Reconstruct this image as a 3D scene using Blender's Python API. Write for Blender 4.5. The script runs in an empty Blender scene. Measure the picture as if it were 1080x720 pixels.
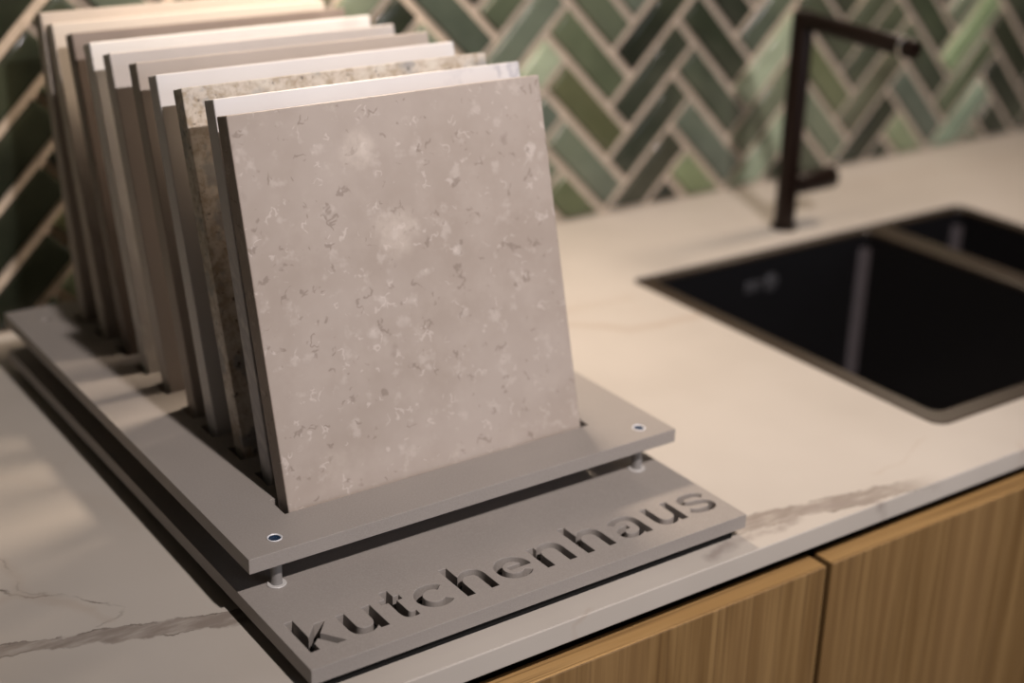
import bpy, bmesh, math, random
from mathutils import Vector, Matrix
random.seed(7)
SC = bpy.context.scene
COL = SC.collection
H = 0.90                      # height of the worktop's upper face above the floor
PI = math.pi

# ------------------------------------------------------------------ helpers
def link(o, parent=None):
    COL.objects.link(o)
    if parent: o.parent = parent
    return o
def mesh_obj(name, bm, mats, parent=None, loc=None, smooth=None):
    me = bpy.data.meshes.new(name)
    bmesh.ops.recalc_face_normals(bm, faces=bm.faces[:])
    bm.to_mesh(me); bm.free()
    for m in (mats if isinstance(mats, (list, tuple)) else [mats]): me.materials.append(m)
    if smooth is not None:
        for p in me.polygons: p.use_smooth = True
        me.set_sharp_from_angle(angle=math.radians(smooth))
    o = link(bpy.data.objects.new(name, me), parent)
    if loc: o.location = loc
    return o
def empty(name, loc, rz=0):
    o = link(bpy.data.objects.new(name, None)); o.location = loc; o.rotation_euler.z = rz
    o.empty_display_size = 0.05
    return o
def tag(o, label=None, cat=None, group=None, kind=None):
    if label: o['label'] = label
    if cat: o['category'] = cat
    if group: o['group'] = group
    if kind: o['kind'] = kind
    return o
def add_box(bm, a, b, bev=0, seg=2, mi=0):
    r = bmesh.ops.create_cube(bm, size=1)
    vs = r['verts']
    for v in vs:
        v.co = Vector([a[i] + (b[i] - a[i]) * (v.co[i] + .5) for i in range(3)])
    fs = {f for v in vs for f in v.link_faces}
    for f in fs: f.material_index = mi
    if bev:
        es = list({e for v in vs for e in v.link_edges})
        bmesh.ops.bevel(bm, geom=es, offset=bev, segments=seg, profile=.5, affect='EDGES', material=mi)
def add_lathe(bm, prof, seg=32, mat=Matrix(), mi=0):
    """profile of (radius, height) turned about the z axis of mat"""
    rings = []
    for r, h in prof:
        if r < 1e-7: rings.append([bm.verts.new(mat @ Vector((0, 0, h)))])
        else: rings.append([bm.verts.new(mat @ Vector((r*math.cos(2*PI*k/seg), r*math.sin(2*PI*k/seg), h))) for k in range(seg)])
    for A, B in zip(rings, rings[1:]):
        for k in range(seg):
            q = [A[k % len(A)], A[(k+1) % len(A)], B[(k+1) % len(B)], B[k % len(B)]]
            u = []
            for v in q:
                if v not in u: u.append(v)
            if len(u) > 2:
                f = bm.faces.new(u); f.material_index = mi
def loft(bm, rings, caps=True, mi=0):
    R = [[bm.verts.new(p) for p in r] for r in rings]
    n = len(R[0])
    for A, B in zip(R, R[1:]):
        for k in range(n):
            f = bm.faces.new([A[k], A[(k+1) % n], B[(k+1) % n], B[k]]); f.material_index = mi
    if caps:
        for r in (R[0], R[-1]):
            f = bm.faces.new(r); f.material_index = mi
    return R
def rrect(x0, y0, x1, y1, r, z, n=6):
    pts = []
    for cx, cy, a0 in ((x1-r, y1-r, 0), (x0+r, y1-r, 90), (x0+r, y0+r, 180), (x1-r, y0+r, 270)):
        for k in range(n+1):
            a = math.radians(a0 + 90*k/n)
            pts.append((cx + r*math.cos(a), cy + r*math.sin(a), z))
    return pts
def cut_sheet(name, outlines, z0, z1, bevel, mats, parent=None, loc=None):
    """a sheet z0..z1 whose outlines nest even-odd: the first is its edge, the others go right through it"""
    cu = bpy.data.curves.new(name, 'CURVE'); cu.dimensions = '2D'; cu.fill_mode = 'BOTH'
    for pts in outlines:
        s = cu.splines.new('POLY'); s.points.add(len(pts)-1)
        for q, p in zip(s.points, pts): q.co = (p[0], p[1], 0, 1)
        s.use_cyclic_u = True
    cu.extrude = (z1 - z0)/2 - bevel
    cu.bevel_depth = bevel; cu.bevel_resolution = 1; cu.offset = -bevel
    tmp = link(bpy.data.objects.new(name + '_outline', cu))
    dg = bpy.context.evaluated_depsgraph_get()
    me = bpy.data.meshes.new_from_object(tmp.evaluated_get(dg))
    bpy.data.objects.remove(tmp); bpy.data.curves.remove(cu)
    bm = bmesh.new(); bm.from_mesh(me); bpy.data.meshes.remove(me)
    bmesh.ops.remove_doubles(bm, verts=bm.verts[:], dist=1e-6)
    for v in bm.verts: v.co.z += (z0 + z1)/2
    for f in bm.faces: f.smooth = False
    return mesh_obj(name, bm, mats, parent, loc)

# ------------------------------------------------------------------ materials
class NB:
    def __init__(s, name):
        s.m = bpy.data.materials.new(name); s.m.use_nodes = True
        s.nt = s.m.node_tree; s.n = s.nt.nodes; s.n.clear()
        s.out = s.n.new('ShaderNodeOutputMaterial'); s.b = s.n.new('ShaderNodeBsdfPrincipled')
        s.l(s.b.outputs[0], s.out.inputs[0])
    def l(s, a, b): s.nt.links.new(a, b)
    def put(s, v, sock):
        if isinstance(v, bpy.types.NodeSocket): s.l(v, sock)
        elif isinstance(v, (tuple, list)) and len(v) == 3 and sock.type == 'RGBA': sock.default_value = (*v, 1)
        else: sock.default_value = v
    def math(s, op, a, b=0.0, c=None, clamp=False):
        n = s.n.new('ShaderNodeMath'); n.operation = op; n.use_clamp = clamp
        s.put(a, n.inputs[0]); s.put(b, n.inputs[1])
        if c is not None: s.put(c, n.inputs[2])
        return n.outputs[0]
    def vm(s, op, a, b=None, scale=None):
        n = s.n.new('ShaderNodeVectorMath'); n.operation = op
        s.put(a, n.inputs[0])
        if b is not None: s.put(b, n.inputs[1])
        if scale is not None: s.put(scale, n.inputs['Scale'])
        return n.outputs['Value'] if op in ('DOT_PRODUCT', 'LENGTH', 'DISTANCE') else n.outputs['Vector']
    def noise(s, vec, scale, detail=3, rough=.55, dist=0, out='Fac'):
        n = s.n.new('ShaderNodeTexNoise'); s.l(vec, n.inputs['Vector'])
        n.inputs['Scale'].default_value = scale; n.inputs['Detail'].default_value = detail
        n.inputs['Roughness'].default_value = rough; n.inputs['Distortion'].default_value = dist
        return n.outputs[out]
    def voro(s, vec, scale, feat='F1', out='Distance'):
        n = s.n.new('ShaderNodeTexVoronoi'); n.feature = feat; s.l(vec, n.inputs['Vector']); n.inputs['Scale'].default_value = scale
        return n.outputs[out]
    def step(s, v, a, b, to0=0.0, to1=1.0):
        n = s.n.new('ShaderNodeMapRange'); n.interpolation_type = 'SMOOTHSTEP'; n.clamp = True
        s.put(v, n.inputs[0])
        for i, q in ((1, a), (2, b), (3, to0), (4, to1)): s.put(q, n.inputs[i])
        return n.outputs[0]
    def mix(s, f, a, b, mode='MIX'):
        n = s.n.new('ShaderNodeMix'); n.data_type = 'RGBA'; n.blend_type = mode; n.clamp_factor = True
        s.put(f, n.inputs[0]); s.put(a, n.inputs[6]); s.put(b, n.inputs[7])
        return n.outputs[2]
    def obj(s):
        return s.n.new('ShaderNodeTexCoord').outputs['Object']
    def world(s):
        return s.n.new('ShaderNodeNewGeometry').outputs['Position']
    def mapping(s, vec, scale=(1, 1, 1), loc=(0, 0, 0), rot=(0, 0, 0)):
        n = s.n.new('ShaderNodeMapping'); s.l(vec, n.inputs[0])
        n.inputs['Location'].default_value = loc; n.inputs['Scale'].default_value = scale; n.inputs['Rotation'].default_value = rot
        return n.outputs[0]
    def bump(s, h, strength, dist=.001):
        n = s.n.new('ShaderNodeBump'); n.inputs['Strength'].default_value = strength; n.inputs['Distance'].default_value = dist
        s.l(h, n.inputs['Height']); s.l(n.outputs[0], s.b.inputs['Normal'])
    def set(s, color=None, rough=None, metal=None, spec=None, coat=None, coat_rough=None):
        for k, v in (('Base Color', color), ('Roughness', rough), ('Metallic', metal), ('Specular IOR Level', spec), ('Coat Weight', coat), ('Coat Roughness', coat_rough)):
            if v is not None: s.put(v, s.b.inputs[k])
        return s.m

def plain(name, color, rough, metal=0, spec=.5, var=.06, scale=60):
    b = NB(name); v = b.obj()
    f = b.noise(v, scale, 4)
    c = b.mix(b.step(f, .3, .7), tuple(x*(1-var) for x in color), tuple(min(1, x*(1+var)) for x in color))
    return b.set(c, rough, metal, spec)

def m_stand():
    b = NB('grey_lacquered_board'); v = b.obj()
    f = b.noise(v, 18, 3); g = b.noise(v, 900, 2)
    c = b.mix(b.step(f, .3, .7), (.285, .256, .234), (.308, .276, .252))
    c = b.mix(b.step(g, .35, .75), c, (.335, .302, .276))
    b.bump(g, .10, .0003)
    return b.set(c, .52, 0, .4)

def seg_dist(b, p, A, B):
    A = Vector((A[0], A[1], 0)); B = Vector((B[0], B[1], 0)); ba = B - A
    pa = b.vm('SUBTRACT', p, tuple(A))
    h = b.math('MULTIPLY', b.vm('DOT_PRODUCT', pa, tuple(ba)), 1/ba.dot(ba), clamp=True)
    return b.vm('LENGTH', b.vm('SUBTRACT', pa, b.vm('SCALE', tuple(ba), scale=h))), h

def m_marble():
    b = NB('veined_white_porcelain'); w = b.world()
    sep = b.n.new('ShaderNodeSeparateXYZ'); b.l(w, sep.inputs[0])
    comb = b.n.new('ShaderNodeCombineXYZ'); b.l(sep.outputs[0], comb.inputs[0]); b.l(b.math('ADD', sep.outputs[1], b.math('MULTIPLY', b.math('SUBTRACT', sep.outputs[2], H), .6)), comb.inputs[1])
    flat = comb.outputs[0]
    n1 = b.vm('SUBTRACT', b.noise(flat, 14, 4, .6, out='Color'), (.5, .5, .5))
    n2 = b.vm('SUBTRACT', b.noise(flat, 55, 4, .65, out='Color'), (.5, .5, .5))
    n1z = b.vm('MULTIPLY', n1, (1, 1, 0)); n2z = b.vm('MULTIPLY', n2, (1, 1, 0))
    p = b.vm('ADD', flat, b.vm('ADD', b.vm('SCALE', n1z, scale=.012), b.vm('SCALE', n2z, scale=.014)))
    soft = b.vm('ADD', flat, b.vm('SCALE', n1z, scale=.030))
    base = b.mix(b.step(b.noise(flat, 5, 3), .3, .7), (.468, .422, .372), (.522, .475, .424))
    # the broad grey-brown vein that runs from the left under the stand to the front edge
    ps = b.n.new('ShaderNodeSeparateXYZ'); b.l(p, ps.inputs[0])
    xx = b.math('SUBTRACT', ps.outputs[0], .55)
    curve = b.math('ADD', b.math('MULTIPLY_ADD', xx, -.31, .131), b.math('MULTIPLY', b.math('MULTIPLY', xx, xx), .1475))
    dy = b.math('SUBTRACT', ps.outputs[1], curve)
    ad = b.math('ABSOLUTE', dy)
    wid = b.step(b.noise(flat, 9, 2), .3, .7, .0055, .0105)
    band = b.math('SUBTRACT', 1.0, b.step(b.math('DIVIDE', ad, wid), .75, 1.1))
    band = b.math('MULTIPLY', band, b.step(ps.outputs[0], 1.06, 1.125, 1.0, 0.0))
    wisp = b.noise(b.mapping(flat, (14, 60, 1), rot=(0, 0, .24)), 2.2, 4, .6)
    body = b.math('MULTIPLY', band, b.step(wisp, .28, .62, .30, .85))
    edge = b.math('SUBTRACT', 1.0, b.step(b.math('ABSOLUTE', b.math('SUBTRACT', ad, wid)), .0002, .0013))
    edge = b.math('MULTIPLY', edge, b.step(b.noise(flat, 22, 3), .40, .56))
    edge = b.math('MULTIPLY', edge, b.step(ps.outputs[0], 1.06, 1.125, 1.0, 0.0))
    c = b.mix(b.math('MULTIPLY', body, 1.0), base, (.225, .183, .155))
    c = b.mix(b.math('MULTIPLY', edge, .8), c, (.14, .11, .09))
    def crack(c, pts, wmm, strength, col, vec, fuzz=1.0, breakup=.0):
        ds = None
        for A, B in zip(pts, pts[1:]):
            d_, h = seg_dist(b, vec, A, B)
            ds = d_ if ds is None else b.math('MINIMUM', ds, d_)
        f = b.math('SUBTRACT', 1.0, b.step(ds, wmm*.001*(1-fuzz*.95), wmm*.001))
        if breakup: f = b.math('MULTIPLY', f, b.step(b.noise(flat, 35, 3), .5-breakup, .5+.12))
        return b.mix(b.math('MULTIPLY', f, strength), c, col)
    dark = (.16, .13, .11); mid = (.44, .37, .31)
    c = crack(c, [(.480, .226), (.5074, .2147), (.5213, .1982), (.5331, .1919), (.5517, .1712), (.5656, .1561), (.5581, .1475), (.5417, .1430)], 1.7, .9, dark, p, 1, .2)
    c = crack(c, [(.505, .33), (.512, .28), (.519, .237), (.518, .21), (.529, .195)], 1.7, .6, dark, p, 1, .15)
    c = crack(c, [(.48, .20), (.515, .205), (.545, .165), (.552, .147)], 6, .35, mid, p)
    c = crack(c, [(.50, .31), (.512, .27), (.519, .237), (.518, .21), (.545, .165)], 7, .3, mid, p)
    c = crack(c, [(.50, .40), (.56, .36), (.60, .29), (.61, .24)], 9, .16, mid, soft)
    c = crack(c, [(.98, .43), (1.0678, .3787), (1.1059, .3422), (1.1734, .3327), (1.21, .345)], 10, .75, mid, soft)
    c = crack(c, [(1.03, .42), (1.0968, .4072), (1.1519, .402)], 9, .4, mid, soft)
    c = crack(c, [(1.163, .0545), (1.1577, .0529), (1.1084, .0324), (1.0792, .0333)], 2.0, .5, mid, p, 1, .2)
    c = crack(c, [(.965, .012), (1.0, .019), (1.04, .012), (1.06, -.01)], 6.0, .75, (.27, .225, .20), p, 1, .2)
    c = crack(c, [(.90, .008), (.93, .018), (.965, .012)], 7.0, .7, (.27, .225, .20), p, 1, .2)
    c = crack(c, [(1.49, .612), (1.6145, .5574), (1.9002, .5344)], 10, .3, mid, soft)
    c = crack(c, [(.845, .004), (.835, -.004), (.828, -.02)], 2.6, .7, mid, p, 1, .1)
    c = crack(c, [(.80, .004), (.786, -.004), (.79, -.02)], 3.5, .6, mid, p, 1, .1)
    c = crack(c, [(1.215, .01), (1.205, -.004), (1.197, -.02)], 4.5, .6, mid, p, 1, .1)
    # fine random hairlines everywhere else
    r = b.math('ABSOLUTE', b.math('SUBTRACT', b.noise(flat, 4.5, 6, .62, .4), .5))
    hair = b.math('MULTIPLY', b.math('SUBTRACT', 1.0, b.step(r, .0, .010)), b.step(b.noise(flat, 6, 2), .52, .68))
    c = b.mix(b.math('MULTIPLY', hair, .22), c, mid)
    return b.set(c, .46, 0, .28)

def m_wood(name, horizontal=False):
    b = NB(name); v = b.world()
    if horizontal: q = b.mapping(v, (2.5, 60, 60))
    else: q = b.mapping(v, (95, 95, 2.6))
    warp = b.noise(q, 1.0, 5, .6, .6)
    fine = b.noise(b.mapping(v, (3, 400, 400) if horizontal else (420, 400, 5)), 1.0, 3, .6)
    big = b.noise(b.mapping(v, (1, 18, 18) if horizontal else (16, 18, .7)), 1.0, 2)
    ca, cb = ((.46, .27, .10), (.62, .39, .165)) if horizontal else ((.160, .088, .031), (.285, .174, .070))
    c = b.mix(b.step(warp, .3, .7), ca, cb)
    c = b.mix(b.step(fine, .48, .66, 0, .7), c, (.125, .068, .026))
    c = b.mix(b.step(big, .35, .7, 0, .45), c, (.26, .155, .066))
    b.bump(fine, .12, .0004)
    return b.set(c, .48, 0, .35)

def m_tile():
    b = NB('glazed_green_tile'); v = b.world()
    a = b.n.new('ShaderNodeAttribute'); a.attribute_name = 'glaze'
    mot = b.noise(v, 28, 4, .6); ws = b.noise(v, 9, 2)
    c = b.mix(b.step(mot, .3, .75, 0, .55), a.outputs['Color'], b.mix(.5, a.outputs['Color'], (.02, .03, .02), 'MULTIPLY'))
    c = b.mix(b.step(ws, .42, .7, 0, .28), c, b.mix(.45, a.outputs['Color'], (.32, .36, .22)))
    b.bump(ws, .35, .004)
    return b.set(c, .16, 0, .5)

def m_grout(): return plain('beige_grout', (.50, .41, .325), .9, 0, .2, .12, 120)

def m_front_slab():
    b = NB('speckled_beige_stone'); v = b.obj()
    n1 = b.noise(v, 11, 4, .6); n2 = b.noise(v, 34, 4, .6)
    c = b.mix(b.step(n1, .35, .68), (.362, .300, .255), (.415, .352, .308))
    c = b.mix(b.step(n2, .42, .72, 0, .45), c, (.455, .388, .34))
    # pale clouds and shell-like chips
    wv = b.vm('ADD', v, b.vm('SCALE', b.vm('SUBTRACT', b.noise(v, 90, 3, .6, out='Color'), (.5, .5, .5)), scale=.012))
    chip = b.math('SUBTRACT', 1.0, b.step(b.voro(wv, 48), .12, .30))
    chip = b.math('MULTIPLY', chip, b.step(b.noise(v, 26, 2), .53, .62))
    c = b.mix(b.math('MULTIPLY', chip, .55), c, (.62, .55, .50))
    rid = b.math('ABSOLUTE', b.math('SUBTRACT', b.noise(v, 95, 2, .5, .3), .5))
    wht = b.math('MULTIPLY', b.math('SUBTRACT', 1.0, b.step(rid, .006, .036)), b.step(b.noise(b.mapping(v, loc=(3, 1, 2)), 85, 2), .57, .64))
    c = b.mix(b.math('MULTIPLY', wht, .38), c, (.68, .60, .55))
    c = b.mix(b.math('MULTIPLY', b.step(b.noise(b.mapping(v, loc=(2, 6, 6)), 62, 3, .6), .56, .70), .40), c, (.58, .51, .46))
    # dark crescents
    rd = b.math('ABSOLUTE', b.math('SUBTRACT', b.noise(b.mapping(v, loc=(7, 4, 1)), 90, 2, .5, .4), .5))
    drk = b.math('MULTIPLY', b.math('SUBTRACT', 1.0, b.step(rd, .008, .045)), b.step(b.noise(b.mapping(v, loc=(5, 9, 4)), 80, 2), .575, .635))
    c = b.mix(b.math('MULTIPLY', drk, .52), c, (.19, .145, .115))
    spot = b.math('SUBTRACT', 1.0, b.step(b.voro(b.vm('ADD', wv, (.31, .7, .2)), 30), .06, .17))
    spot = b.math('MULTIPLY', spot, b.step(b.noise(b.mapping(v, loc=(1, 8, 2)), 30, 2), .55, .62))
    c = b.mix(b.math('MULTIPLY', spot, .5), c, (.23, .18, .15))
    # two large pale blotches
    for (X, Z, r, k) in ((.083, .209, .016, .55), (.101, .155, .021, .45), (.035, .02, .014, .2)):
        d_ = b.vm('DISTANCE', b.vm('MULTIPLY', wv, (1, 0, 1)), (X, 0, Z))
        f = b.math('MULTIPLY', b.math('SUBTRACT', 1.0, b.step(d_, r*.35, r)), b.step(b.noise(v, 110, 3), .3, .65, .35, 1))
        c = b.mix(b.math('MULTIPLY', f, k), c, (.63, .55, .48))
    return b.set(c, .5, 0, .3)

def m_stone(name, ca, cb, vein=None, vs=0.0, sc=9, rough=.4, veinscale=6):
    b = NB(name); v = b.obj()
    c = b.mix(b.step(b.noise(v, sc, 4), .3, .7), ca, cb)
    if vein:
        r = b.math('ABSOLUTE', b.math('SUBTRACT', b.noise(v, veinscale, 5, .6, .6), .5))
        f = b.math('MULTIPLY', b.math('SUBTRACT', 1.0, b.step(r, 0, .035)), b.step(b.noise(b.mapping(v, loc=(4, 4, 4)), 7, 2), .42, .65))
        c = b.mix(b.math('MULTIPLY', f, vs), c, vein)
    return b.set(c, rough, 0, .4)

def m_granite():
    b = NB('brown_flecked_granite'); v = b.obj()
    n = b.noise(v, 130, 4, .65, .3)
    c = b.mix(b.step(n, .36, .60), (.37, .30, .22), (.58, .52, .45))
    c = b.mix(b.step(b.noise(b.mapping(v, loc=(3, 3, 3)), 45, 4, .6), .50, .66, 0, .75), c, (.64, .60, .53))
    c = b.mix(b.step(b.noise(b.mapping(v, loc=(9, 1, 3)), 34, 4, .6), .54, .64, 0, .75), c, (.27, .27, .27))
    c = b.mix(b.step(b.noise(v, 210, 3, .6), .60, .68, 0, .85), c, (.07, .055, .045))
    return b.set(c, .3, 0, .45)

STAND = m_stand(); MARBLE = m_marble(); WOOD = m_wood('oak_veneer'); WOODH = m_wood('oak_edge', True)
TILE = m_tile(); GROUT = m_grout()
STEEL = plain('brushed_steel', (.62, .60, .58), .28, 1, .5)
BLUE_REFL = plain('steel_blue_reflection', (.012, .035, .080), .35, .3, .5)  # socket steel with the bluish sky reflection painted into its colour
DARKHOLE = plain('black_recess', (.004, .004, .005), .6)
SINKM = plain('black_composite', (.006, .0055, .006), .36, 0, .5, .12, 500)
FILLET = plain('fillet_highlight_grey', (.075, .064, .068), .5, 0, .4)
RIMM = plain('black_rim_warm_reflection', (.034, .023, .015), .38, 0, .45, .08, 300)  # same black sink; warm reflections on the rim are put into its colour
BRONZE = plain('dark_bronze_metal', (.0100, .0046, .0028), .36, 0, .25)
BRONZE2 = plain('satin_bronze_metal', (.28, .20, .15), .26, 1, .5)
RUBBER = plain('black_rubber', (.008, .0075, .007), .8, 0, .2)
CARC = plain('dark_melamine', (.03, .026, .022), .6)
WALLP = plain('plain_plaster', (.55, .50, .44), .9)
FLOORM = m_wood('floor_oak', True)
CHROME = plain('polished_chrome', (.75, .75, .77), .12, 1, .5)

# ------------------------------------------------------------------ setting
WX0, WX1, D = .10, 2.35, .62
bm = bmesh.new(); add_box(bm, (-1.2, -2.4, -.06), (3.4, .8, 0))
tag(mesh_obj('floor', bm, FLOORM), kind='structure')
bm = bmesh.new(); add_box(bm, (WX0-.6, D+.0062, 0), (WX1+.6, D+.12, 1.62))
wall = tag(mesh_obj('wall_back', bm, GROUT), kind='structure')

# herringbone tiles: a lattice of 1 x 3 modules at 45 degrees
M, U0, V0 = .0412, .9975, -.831
G1 = .0094
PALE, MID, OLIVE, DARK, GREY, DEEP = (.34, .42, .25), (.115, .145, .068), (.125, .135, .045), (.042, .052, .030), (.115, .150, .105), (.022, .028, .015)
palette = [MID, OLIVE, DARK, GREY, DEEP, MID, GREY, DARK, (.075, .10, .05), (.16, .20, .12)]
known = {}
def tile_key(x, z):
    u, v = (x+z)/2**.5, (z-x)/2**.5
    i, j = (u-U0)/M, (v-V0)/M
    for kind, (w, h, oi, oj) in (('A', (1, 3, 0, 0)), ('B', (3, 1, 0, -1))):
        for a in range(-30, 40):
            # i = oi + a + 3b, j = oj + a - 3b
            for bb in range(-14, 15):
                ci, cj = oi + a + 3*bb, oj + a - 3*bb
                if ci <= i < ci + w and cj <= j < cj + h: return (kind, a, bb)
KNOWN_AT = []
CAM_R = Matrix(((0.82284095, 0.20283849, -0.53083831), (-0.56786185, 0.32896529, -0.75452953), (0.02157976, 0.92230059, 0.38587035)))
CAM_C = Vector((.315175, -.595895, .496582)); FPX = 1562.655
def at_wall(px, py):
    r = CAM_R @ Vector(((px-540)/FPX, -(py-360)/FPX, -1)); t = (D - CAM_C.y)/r.y
    p = CAM_C + r*t
    return p.x, p.z
for px, py, colr in [
    (587, 70, PALE), (560, 20, GREY), (620, 60, (.105, .135, .062)), (605, 110, OLIVE), (622, 25, (.12, .15, .08)), (700, 35, DEEP), (660, 5, GREY),
    (690, 60, DARK), (612, 165, (.125, .155, .10)), (598, 215, (.10, .125, .04)), (675, 113, DARK), (700, 115, DARK), (690, 185, (.06, .062, .035)),
    (715, 100, DARK), (755, 50, (.045, .06, .03)), (745, 100, (.065, .085, .05)), (745, 150, GREY), (725, 192, (.20, .26, .10)), (765, 10, DARK), (800, 35, (.10, .13, .08)),
    (815, 55, PALE), (790, 95, PALE), (800, 130, (.17, .20, .11)), (800, 165, (.28, .36, .22)), (880, 20, DARK), (920, 20, DARK), (950, 15, DARK), (985, 25, (.05, .07, .035)),
    (1020, 25, (.24, .36, .15)), (1000, 60, (.24, .36, .15)), (975, 70, (.06, .08, .045)), (960, 110, GREY), (935, 75, DARK), (1040, 60, (.06, .08, .04)), (1065, 60, (.05, .06, .03)),
    (1020, 90, (.10, .13, .06)), (1000, 130, (.22, .32, .20)), (1060, 110, DARK), (1055, 130, DARK), (955, 140, (.19, .24, .11)), (885, 90, (.12, .14, .05)), (930, 100, (.07, .09, .04)),
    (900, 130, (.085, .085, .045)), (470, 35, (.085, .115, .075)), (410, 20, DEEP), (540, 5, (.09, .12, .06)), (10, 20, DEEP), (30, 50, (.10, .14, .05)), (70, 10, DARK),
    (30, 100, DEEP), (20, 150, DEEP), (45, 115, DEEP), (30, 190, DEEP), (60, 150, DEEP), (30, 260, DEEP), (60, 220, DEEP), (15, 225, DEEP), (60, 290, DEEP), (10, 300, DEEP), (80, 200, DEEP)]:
    KNOWN_AT.append((at_wall(px, py), colr))
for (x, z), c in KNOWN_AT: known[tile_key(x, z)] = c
def mute(c):
    g = sum(c)/3
    return tuple((g + (q-g)*.68)*.95 for q in c)
bm = bmesh.new()
lay = bm.loops.layers.float_color.new('glaze')
rnd = random.Random(11)
def clip_poly(pts, x0, z0, x1, z1):
    def cl(ps, ins, cut):
        out = []
        for a, b_ in zip(ps, ps[1:] + ps[:1]):
            if ins(a): out.append(a)
            if ins(a) != ins(b_): out.append(cut(a, b_))
        return out
    def cx(c): return lambda a, b_: (c, a[1] + (b_[1]-a[1])*(c-a[0])/(b_[0]-a[0]))
    def cz(c): return lambda a, b_: (a[0] + (b_[0]-a[0])*(c-a[1])/(b_[1]-a[1]), c)
    for ins, cut in ((lambda p: p[0] >= x0, cx(x0)), (lambda p: p[0] <= x1, cx(x1)), (lambda p: p[1] >= z0, cz(z0)), (lambda p: p[1] <= z1, cz(z1))):
        pts = cl(pts, ins, cut)
        if len(pts) < 3: return None
    return pts
def inset(pts, d_):
    n = len(pts); out = []
    for k in range(n):
        a, p_, c = Vector(pts[k-1]), Vector(pts[k]), Vector(pts[(k+1) % n])
        e1 = (p_-a).normalized(); e2 = (c-p_).normalized()
        n1 = Vector((-e1.y, e1.x)); n2 = Vector((-e2.y, e2.x)); den = 1 + n1.dot(n2)
        q = p_ + (n1 + n2)*(d_/max(den, .3)); out.append((q.x, q.y))
    return out
for kind, (w, h, oi, oj) in (('A', (1, 3, 0, 0)), ('B', (3, 1, 0, -1))):
    for a in range(-30, 40):
        for bb in range(-14, 15):
            ci, cj = oi + a + 3*bb, oj + a - 3*bb
            u0, u1, v0, v1 = U0 + ci*M, U0 + (ci+w)*M, V0 + cj*M, V0 + (cj+h)*M
            g = G1/2
            cor = [(u0+g, v0+g), (u1-g, v0+g), (u1-g, v1-g), (u0+g, v1-g)]
            jx, jz = rnd.uniform(-.0006, .0006), rnd.uniform(-.0006, .0006)
            pts = [((u-v)/2**.5 + jx, (u+v)/2**.5 + jz) for u, v in cor]
            pts = clip_poly(pts, WX0, .003, WX1, .52)
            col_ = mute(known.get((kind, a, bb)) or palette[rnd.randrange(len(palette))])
            f_ = rnd.uniform(.85, 1.15)
            if not pts: continue
            area = abs(sum(p[0]*q[1]-q[0]*p[1] for p, q in zip(pts, pts[1:]+pts[:1])))/2
            if area < 8e-5: continue
            tx, tz, dp = rnd.uniform(-.012, .012), rnd.uniform(-.012, .012), rnd.uniform(-.0006, .0006)
            cx_, cz_ = sum(p[0] for p in pts)/len(pts), sum(p[1] for p in pts)/len(pts)
            rings = []
            for ins_, dep in ((0, .0), (0, .0040), (.0007, .0054), (.0018, .0062), (.0040, .0066)):
                q = inset(pts, ins_) if ins_ else pts
                rings.append([(x, D + .0066 - dep - dp - (tx*(x-cx_) + tz*(z-cz_)) * (dep/.0066), H + z) for x, z in q])
            R = [[bm.verts.new(p) for p in r] for r in rings]
            n = len(R[0]); fs = []
            for A, B in zip(R, R[1:]):
                for k in range(n): fs.append(bm.faces.new([A[k], A[(k+1) % n], B[(k+1) % n], B[k]]))
            fs.append(bm.faces.new(R[-1]))
            for f in fs:
                for lp in f.loops: lp[lay] = (*(min(1, c*f_) for c in col_), 1)
tiles = mesh_obj('tile_splashback', bm, TILE, wall, smooth=40)
tag(tiles, kind='structure')

# ------------------------------------------------------------------ worktop with its sink cut-out
SX0, SY0, SX1, SY1 = 1.1835, .0605, 1.6655, .4440
bm = bmesh.new()
T = .0158
hole = lambda z, o=0: rrect(SX0-o, SY0-o, SX1+o, SY1+o, .012, z)
wt = cut_sheet('worktop', [[(p[0], p[1]) for p in rrect(WX0, 0, WX1, D+.001, .0005, 0, 1)], [(p[0], p[1]) for p in hole(0)]], H-T, H, .0009, MARBLE)
tag(wt, 'white veined marble-look worktop running along the tiled wall', 'worktop')

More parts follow.
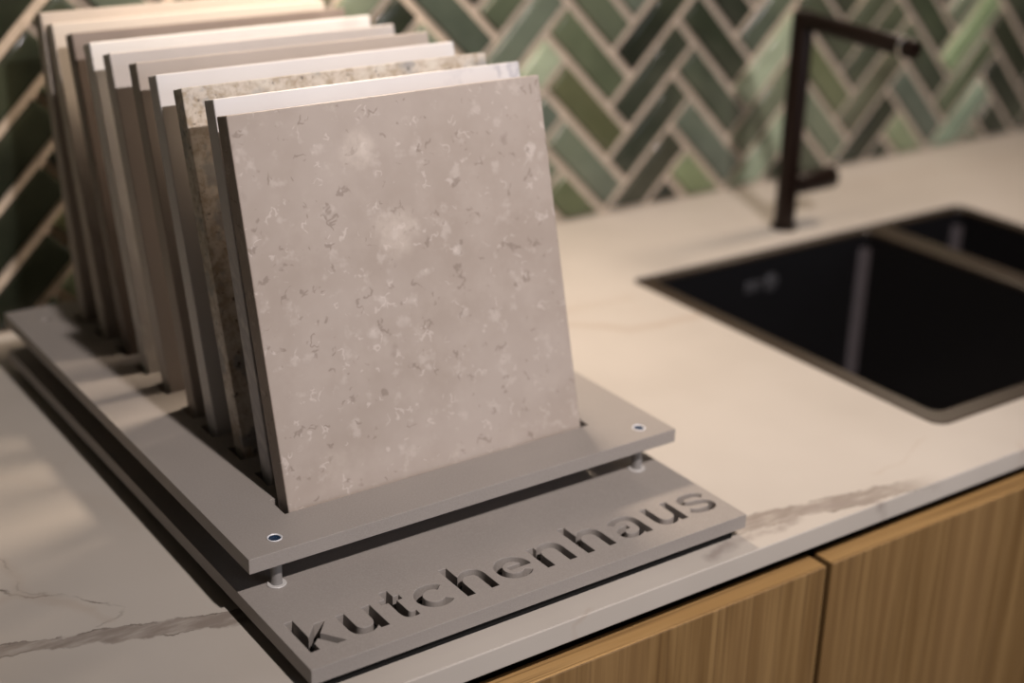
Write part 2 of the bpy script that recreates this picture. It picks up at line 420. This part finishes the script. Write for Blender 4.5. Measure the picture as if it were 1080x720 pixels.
# ------------------------------------------------------------------ sink (two bowls, black)
sink = tag(empty('kitchen_sink', (SX0, SY0, H)), 'black double-bowl sink set into the white worktop, beside the bronze tap', 'sink')
W_, D_ = SX1-SX0, SY1-SY0
RIM = .0205
B1 = (RIM, RIM, 1.5030-SX0, D_-.012); B2 = (1.5340-SX0, RIM, W_-.012, D_-.012)
BD = .19
o = cut_sheet('rim', [[p[:2] for p in rrect(.0006, .0006, W_-.0006, D_-.0006, .0115, 0)]] + [[p[:2] for p in rrect(*b_, .009, 0)] for b_ in (B1, B2)], -.006, -.0004, .0022, RIMM, sink)
for k, b_ in enumerate((B1, B2)):
    bm = bmesh.new()
    x0, y0, x1, y1 = b_
    bd = BD if k == 0 else .14
    R = []
    for ins_, r, z in ((-.0030, .011, -.006), (0, .009, -.006), (0, .009, -.02), (.002, .009, -bd+.02), (.004, .011, -bd+.008), (.012, .016, -bd)):
        R.append(rrect(x0+ins_, y0+ins_, x1-ins_, y1-ins_, r, z))
    R.append(rrect((x0+x1)/2-.046, (y0+y1)/2-.046, (x0+x1)/2+.046, (y0+y1)/2+.046, .0459, -bd-.004))
    loft(bm, R, False)
    # the tight corner fillets carry a painted highlight, a paler grey than the walls
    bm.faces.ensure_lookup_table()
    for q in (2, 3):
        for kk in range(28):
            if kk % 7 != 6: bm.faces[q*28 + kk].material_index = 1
    # outside skin, so the bowl has thickness
    R = []
    for ins_, r, z in ((-.0030, .016, -.006), (-.0030, .016, -bd+.012), (.006, .018, -bd-.006)):
        R.append(rrect(x0+ins_, y0+ins_, x1-ins_, y1-ins_, r, z))
    R.append(rrect((x0+x1)/2-.046, (y0+y1)/2-.046, (x0+x1)/2+.046, (y0+y1)/2+.046, .0459, -bd-.008))
    loft(bm, R, False)
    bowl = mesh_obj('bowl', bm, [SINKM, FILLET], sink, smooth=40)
    bm = bmesh.new()
    add_lathe(bm, [(0, .001), (.010, .001), (.012, .0035), (.034, .0045), (.042, .003), (.045, .0005), (.045, -.006), (0, -.006)], 40, Matrix.Translation(((x0+x1)/2, (y0+y1)/2, -bd-.002)))
    tag(mesh_obj('drain_strainer', bm, CHROME, bowl, smooth=40), 'round metal drain strainer')
    if k == 0:
        bm = bmesh.new()
        mt = Matrix.Translation((1.3640-SX0, y1+.0005, -.034)) @ Matrix.Rotation(PI/2, 4, 'X')
        add_lathe(bm, [(0, .003), (.0085, .003), (.0098, .0022), (.0103, 0), (.0103, -.003), (0, -.003)], 32, mt)
        add_box(bm, (1.3640-SX0-.036, y1-.0016, -.040), (1.3640-SX0-.014, y1+.001, -.0275), .0012)
        tag(mesh_obj('overflow_cover', bm, plain('grey_overflow', (.045, .043, .045), .3), bowl, smooth=40), 'round dark grey overflow cover')

# ------------------------------------------------------------------ tap
tap = tag(empty('kitchen_tap', (1.428, .4826, H)), 'tall dark bronze tap with square-bent spout behind the sink', 'tap')
bm = bmesh.new(); add_lathe(bm, [(0, 0), (.0142, 0), (.0146, .0008), (.0146, .0028), (.0138, .0036), (.0114, .0036)], 48); mesh_obj('base_ring', bm, BRONZE, tap, smooth=35)
bm = bmesh.new(); add_lathe(bm, [(.0112, .0035), (.0115, .0045), (.0115, .2290), (.0108, .2312), (.0090, .2320), (0, .2320)], 48); mesh_obj('post', bm, BRONZE, tap, smooth=35)
spd = Vector((-.008, -1, -.03)).normalized()
zq = spd.to_track_quat('Z', 'Y').to_matrix().to_4x4()
mt = Matrix.Translation((0, 0, .2232)) @ zq
bm = bmesh.new(); add_lathe(bm, [(0, .004), (.0096, .006), (.0096, .134), (.0090, .135), (0, .135)], 40, mt); spout = mesh_obj('spout', bm, BRONZE, tap, smooth=35)
bm = bmesh.new(); add_lathe(bm, [(.0088, .1335), (.0099, .134), (.0099, .1375), (.0088, .138)], 40, mt); tag(mesh_obj('spout_ring', bm, STEEL, spout, smooth=35), 'bright steel ring near the spout end')
bm = bmesh.new(); add_lathe(bm, [(0, .136), (.0094, .1365), (.0096, .138), (.0096, .148), (.0086, .1495), (.0055, .1495), (.0050, .147), (0, .147)], 40, mt); mesh_obj('nozzle', bm, BRONZE, spout, smooth=35)
ml = Matrix.Translation((0, 0, .0475)) @ Matrix.Rotation(PI/2, 4, 'Y')
bm = bmesh.new(); add_lathe(bm, [(0, .006), (.0115, .008), (.0122, .0125), (.0122, .0645), (.0114, .0660), (0, .0660)], 40, ml); lev = mesh_obj('mixer_lever', bm, BRONZE, tap, smooth=35)

# ------------------------------------------------------------------ base cabinets
def cabinet(x0, x1, label, doors):
    c = tag(empty('base_cabinet', (x0, 0, 0)), label, 'cabinet')
    w = x1-x0
    bm = bmesh.new()
    for a, b_ in (((0, .034, .10), (.018, .60, H-T)), ((w-.018, .034, .10), (w, .60, H-T)), ((.018, .034, .10), (w-.018, .60, .118)), ((.018, .592, .118), (w-.018, .60, H-T)), ((.018, .034, H-T-.075), (w-.018, .05, H-T))):
        add_box(bm, a, b_)
    mesh_obj('carcass', bm, CARC, c)
    bm = bmesh.new(); add_box(bm, (0, .06, 0), (w, .076, .10)); mesh_obj('plinth', bm, CARC, c)
    for d0, d1 in doors:
        bm = bmesh.new(); add_box(bm, (d0-x0+.0028, .0005, .104), (d1-x0-.0028, .0195, H-.0355), .0012, 2)
        bmesh.ops.recalc_face_normals(bm, faces=bm.faces[:])
        for f in bm.faces:
            f.material_index = 1 if f.normal.z > .9 else 0
        door = mesh_obj('door', bm, [WOOD, WOODH], c)
    return c
GX = 1.0075
cabinet(GX-.80, GX, 'oak base cabinet with grained doors below the counter display stand', [(GX-.80, GX-.40), (GX-.40, GX)])
cabinet(GX, GX+1.0, 'oak base cabinet with grained doors below the black sink', [(GX, GX+.50), (GX+.50, GX+1.0)])

# ------------------------------------------------------------------ display stand
X0, Y0, SW, SL, YT = .6166, .0148, .3206, .5249, .0746
Z1B, Z1T, Z2B, Z2T = .0085, .0185, .0402, .0500
TH = .0017
stand = tag(empty('sample_display_stand', (X0, Y0, H), TH), 'two-tier grey display stand holding upright stone samples, with cut-out lettering along its front', 'display stand')

def path(*seg):
    """polygon from points; ('q', control, end) is a quadratic, ('a', cx, cy, r, from, to) an arc in degrees"""
    out = []
    for s in seg:
        if s[0] == 'q':
            p0, p1, p2 = Vector(out[-1]), Vector(s[1]), Vector(s[2])
            for k in range(1, 13):
                t = k/12; q = p0*(1-t)**2 + p1*2*t*(1-t) + p2*t*t; out.append((q.x, q.y))
        elif s[0] == 'a':
            _, cx, cy, r, a0, a1 = s
            n = max(4, int(abs(a1-a0)/6))
            for k in range(n+1):
                a = math.radians(a0 + (a1-a0)*k/n); out.append((cx + r*math.cos(a), cy + r*math.sin(a)))
        else: out.append(s)
    return out
def stroke(pts, w):
    P = [Vector(p) for p in pts]; L_, R_ = [], []
    for k, p in enumerate(P):
        t = (P[min(k+1, len(P)-1)] - P[max(k-1, 0)]).normalized(); n = Vector((-t.y, t.x))*w/2
        L_.append(tuple(p+n)); R_.append(tuple(p-n))
    return L_ + R_[::-1]
def shift(pts, dx): return [(x+dx, y) for x, y in pts]
XH = 24.0
lk = path((0, 0), (5.6, 0), (5.6, 6.5), (9.6, 10.4), (16.6, 0), (23.0, 0), (13.4, 14.2), (21.6, XH), (14.6, XH), (5.6, 13.6), (5.6, 33.6), (0, 33.6))
lu = path((0, XH), (0, 9), ('q', (0, -.6), (9.2, -.6)), ('q', (14.0, -.6), (17.2, 3.6)), (17.2, 0), (22.8, 0), (22.8, XH), (17.2, XH), (17.2, 12), ('q', (17.2, 4.9), (11.2, 4.9)), ('q', (5.6, 4.9), (5.6, 10.5)), (5.6, XH))
lt = path((4.6, 31.4), (4.6, XH), (0, XH), (0, 19.4), (4.6, 19.4), (4.6, 6.8), ('q', (4.6, -.5), (11.4, -.5)), ('q', (13.2, -.5), (14.6, .0)), (14.6, 4.9), ('q', (13.6, 4.4), (12.6, 4.4)), ('q', (10.2, 4.4), (10.2, 7.2)), (10.2, 19.4), (14.2, 19.4), (14.2, XH), (10.2, XH), (10.2, 31.4))
lc = path(('a', 12, 11.8, 12.3, 40, 316), ('a', 12, 11.8, 6.8, 316, 40))
le = path(('a', 12, 11.8, 12.3, -7, -7+0.1), ('a', 12, 11.8, 12.3, 0, 322), ('a', 12, 11.8, 6.8, 318, 18), (8.6, 13.9), (8.6, 10.2))
ln = [(22.8-x, XH-y) for x, y in lu]
def with_asc(l): return [(x, 33.6 if (abs(y) > XH-.01 and x < 6) else y) for x, y in l]
lh = with_asc(ln)
la = path((.4, 20.6), ('q', (4.8, 24.7), (11.2, 24.7)), ('q', (22.6, 24.7), (22.6, 14.2)), (22.6, 0), (17.1, 0), (17.1, 2.4), ('q', (13.6, -.6), (9.0, -.6)), ('q', (0, -.6), (0, 6.6)), ('q', (0, 13.4), (8.6, 14.0)), (11.6, 14.2), (11.6, 10.4), (9.6, 10.2), ('q', (5.4, 9.8), (5.4, 6.8)), ('q', (5.4, 3.7), (9.4, 3.7)), ('q', (17.1, 3.9), (17.1, 10.2)), (17.1, 13.8), ('q', (17.1, 20.0), (11.0, 20.0)), ('q', (6.6, 20.0), (3.2, 17.0)))
ls = stroke(path((21.6, 17.6), ('q', (18.2, 21.9), (11.6, 21.9)), ('q', (3.4, 21.9), (3.4, 17.2)), ('q', (3.4, 13.4), (11.8, 12.4)), ('q', (20.2, 11.2), (20.2, 6.6)), ('q', (20.2, 2.0), (11.6, 2.0)), ('q', (5.0, 2.0), (1.6, 6.0))), 5.0)
word = [(lk, 7.9), (lu, 36.2), (lt, 64.8), (lc, 84.3), (lh, 113.0), (le, 142.2), (ln, 172.2), (lh, 203.7), (la, 234.4), (lu, 264.6), (ls, 292.6)]
holes = []
for l, dx in word:
    holes.append([(x*.000995, (15.6 + y + (x/320)*2.6 - .2)*.001) for x, y in shift(l, dx)])
FL, FR, RL, RR = (.0237, .0896), (.3002, .0896), (.0237, .4950), (.3002, .4950)
def circ(c, r, n=24): return [(c[0]+r*math.cos(2*PI*k/n), c[1]+r*math.sin(2*PI*k/n)) for k in range(n)]
rect = lambda x0, y0, x1, y1: [(x0, y0), (x1, y0), (x1, y1), (x0, y1)]
tag(cut_sheet('base_board', [rect(0, 0, SW, SL)] + holes + [circ(p, .0037) for p in (FL, FR, RL, RR)], Z1B, Z1T, .0003, STAND, stand), 'lower grey board with the cut-out letters')

TS = .0150                        # thickness of a sample
#         x      y(front, at the upper board)  length above it  lean   width
slabs = [(.6622, .1303, .2396, 14.77, .2235), (.6697, .1681, .2403, 14.01, .2242), (.6702, .2094, .2393, 16.18, .2293), (.6686, .2492, .2399, 15.55, .2280), (.6690, .2835, .2414, 15.60, .2272),
         (.6692, .3303, .2395, 16.46, .2267), (.6692, .3703, .2395, 16.18, .2275), (.6702, .4103, .2393, 16.23, .2260), (.6677, .4503, .2393, 15.21, .2285), (.6652, .4903, .2394, 9.51, .2350)]
slots = []
for x, y, LEN, a, w in slabs:
    t = math.tan(math.radians(a)); ya = y - Y0 - (Z2T-Z2B)*t - .0010; yb = y - Y0 + TS/math.cos(math.radians(a)) + .0012
    slots.append(rect(x - X0 - .0040, ya, x + w - X0 + .0046, yb))
top = cut_sheet('slotted_board', [rect(0, YT, SW, SL)] + slots + [circ(p, .0046) for p in (FL, FR, RL, RR)], Z2B, Z2T, .0003, STAND, stand)
tag(top, 'upper grey board with ten slots')
# pad, posts, screws
bm = bmesh.new(); add_box(bm, (.0062, .0050, 0), (SW-.0062, SL-.005, Z1B-.0001), .0004, 1)
tag(mesh_obj('base_pad', bm, RUBBER, stand), 'black pad recessed under the lower board')
for k, (px, py) in enumerate((FL, FR, RL, RR)):
    if k == 0:
        bm = bmesh.new(); add_lathe(bm, [(0, Z1B+.0002), (.0035, Z1B+.0002), (.0035, Z1T), (.0035, Z2B+.0), (.0033, Z2T-.004), (0, Z2T-.004)], 28)
        post = mesh_obj('spacer_post', bm, plain('satin_zinc', (.25, .235, .225), .32, 0, .8), stand, (px, py, 0), smooth=35)
        bm = bmesh.new(); add_lathe(bm, [(.0036, Z1T+.0001), (.0058, Z1T+.0001), (.0060, Z1T+.0004), (.0056, Z1T+.0008), (.0036, Z1T+.0008)], 32)
        washer = mesh_obj('washer', bm, plain('pale_zinc', (.55, .53, .51), .4), stand, (px, py, 0), smooth=35)
        bm = bmesh.new()
        add_lathe(bm, [(.0033, -.005), (.0045, -.0012), (.0046, .0002), (.0041, .0004), (.0036, -.0002)], 32)
        screw = tag(mesh_obj('screw', bm, plain('bright_zinc', (.70, .70, .72), .4), stand, (px, py, Z2T), smooth=35), 'bright-rimmed socket screw')
        bm = bmesh.new()
        hexr = lambda r, z, n=6: [(r*math.cos(2*PI*i/n), r*math.sin(2*PI*i/n), z) for i in range(n)]
        add_lathe(bm, [(.0037, -.0004), (.0026, -.0007), (.0022, -.0010)], 24)
        loft(bm, [hexr(.0024, -.0010), hexr(.0022, -.0028), hexr(.0002, -.0032)], True)
        sock = mesh_obj('hex_socket', bm, BLUE_REFL, screw); tag(sock, 'hexagon socket with a blue reflection in its colour')
    else:
        o = post.copy(); link(o, stand); o.location = (px, py, 0)
        o = washer.copy(); link(o, stand); o.location = (px, py, 0)
        if k == 1:
            o = screw.copy(); link(o, stand); o.location = (px, py, Z2T)
            s2 = sock.copy(); link(s2, o)

# ------------------------------------------------------------------ the ten samples
smats = [m_front_slab(),
         m_stone('white_quartz_grey_veins', (.66, .63, .62), (.72, .70, .69), (.40, .39, .42), .7, 9, .4, 9),
         m_granite(),
         m_stone('plain_white_quartz', (.70, .67, .655), (.74, .715, .70)),
         m_stone('grey_taupe_quartz', (.40, .345, .30), (.45, .39, .345)),
         m_stone('pale_grey_quartz', (.56, .51, .47), (.62, .565, .525)),
         m_stone('white_marble_veined', (.76, .72, .68), (.80, .77, .73), (.50, .46, .44), .4),
         m_stone('dark_taupe_stone', (.19, .15, .125), (.24, .19, .16), (.33, .27, .23), .4),
         m_stone('cream_stone', (.54, .475, .405), (.59, .525, .455), (.38, .32, .27), .5, 9, .4, 8),
         m_stone('beige_stone', (.43, .375, .32), (.47, .41, .355))]
slabels = ['speckled beige stone sample with pale blotches, frontmost on the display stand',
           'white stone sample with faint grey veins, right behind the speckled beige one',
           'flecked brown and cream granite sample between two white samples',
           'plain white stone sample just behind the flecked granite one',
           'grey-taupe stone sample between a plain white and a pale grey sample',
           'pale grey stone sample just behind the grey-taupe one',
           'bright white stone sample in front of the dark taupe one',
           'dark taupe stone sample, third from the wall, showing a nearly black edge',
           'cream stone sample, second from the tiled wall on the stand',
           'beige stone sample, rearmost on the stand and closest to the tiled wall']
for k, (x, y, LEN, a, w) in enumerate(slabs):
    a = math.radians(a)
    # the rear lower edge is the lowest point of a leaning sample: it stands on the lower board
    extra = (Z2T - Z1T - .0003 - TS*math.sin(a))/math.cos(a)
    bm = bmesh.new()
    add_box(bm, (0, 0, -extra), (w, TS, LEN), .0009, 2)
    o = mesh_obj('stone_sample', bm, smats[k])
    o.rotation_euler.x = -a
    o.location = (x, y, H + Z2T)
    tag(o, slabels[k], 'stone sample', 'stone samples upright in the display stand')

# ------------------------------------------------------------------ light
def aim(o, target):
    o.rotation_euler = (Vector(target) - o.location).to_track_quat('-Z', 'Y').to_euler()
def spot(name, loc, target, energy, color, size, angle, blend=.6):
    l = bpy.data.lights.new(name, 'SPOT'); l.energy = energy; l.color = color; l.shadow_soft_size = size
    l.spot_size = math.radians(angle); l.spot_blend = blend
    o = link(bpy.data.objects.new(name, l)); o.location = loc; aim(o, target); return o
def area(name, loc, target, energy, color, sx, sy):
    l = bpy.data.lights.new(name, 'AREA'); l.shape = 'RECTANGLE'; l.size = sx; l.size_y = sy; l.energy = energy; l.color = color
    o = link(bpy.data.objects.new(name, l)); o.location = loc; aim(o, target); return o
spot('ceiling_spot', (.76, -1.08, H+1.37), (1.12, .24, H+.05), 132, (1, .91, .875), .025, 60, 1.0)
spot('under_cabinet_puck', (.93, .489, H+.56), (.78, .42, H), 13.0, (1, .82, .65), .045, 150, .9)
spot('under_cabinet_puck', (1.72, .487, H+.56), (1.70, .46, H), 7.0, (1, .81, .64), .045, 150, .9)
area('window_daylight', (1.9, -2.4, H+.55), (.9, 0, H), 13, (.80, .86, 1), 1.4, 1.1)

wd = bpy.data.worlds.new('room_ambient'); SC.world = wd; wd.use_nodes = True
bg = wd.node_tree.nodes['Background']; bg.inputs[0].default_value = (1, .90, .80, 1); bg.inputs[1].default_value = .012

# ------------------------------------------------------------------ camera
cam = bpy.data.cameras.new('camera'); co = link(bpy.data.objects.new('camera', cam))
co.matrix_world = Matrix.Translation(CAM_C + Vector((0, 0, H))) @ CAM_R.to_4x4()
cam.sensor_width = 36; cam.sensor_fit = 'HORIZONTAL'; cam.lens = FPX/1080*36
cam.clip_start = .02
cam.dof.use_dof = True; cam.dof.focus_distance = .885; cam.dof.aperture_fstop = 3.2
SC.camera = co

SC.view_settings.view_transform = 'Standard'; SC.view_settings.look = 'None'
SC.view_settings.gamma = 1; SC.view_settings.use_curve_mapping = False
SC.view_settings.exposure = 0
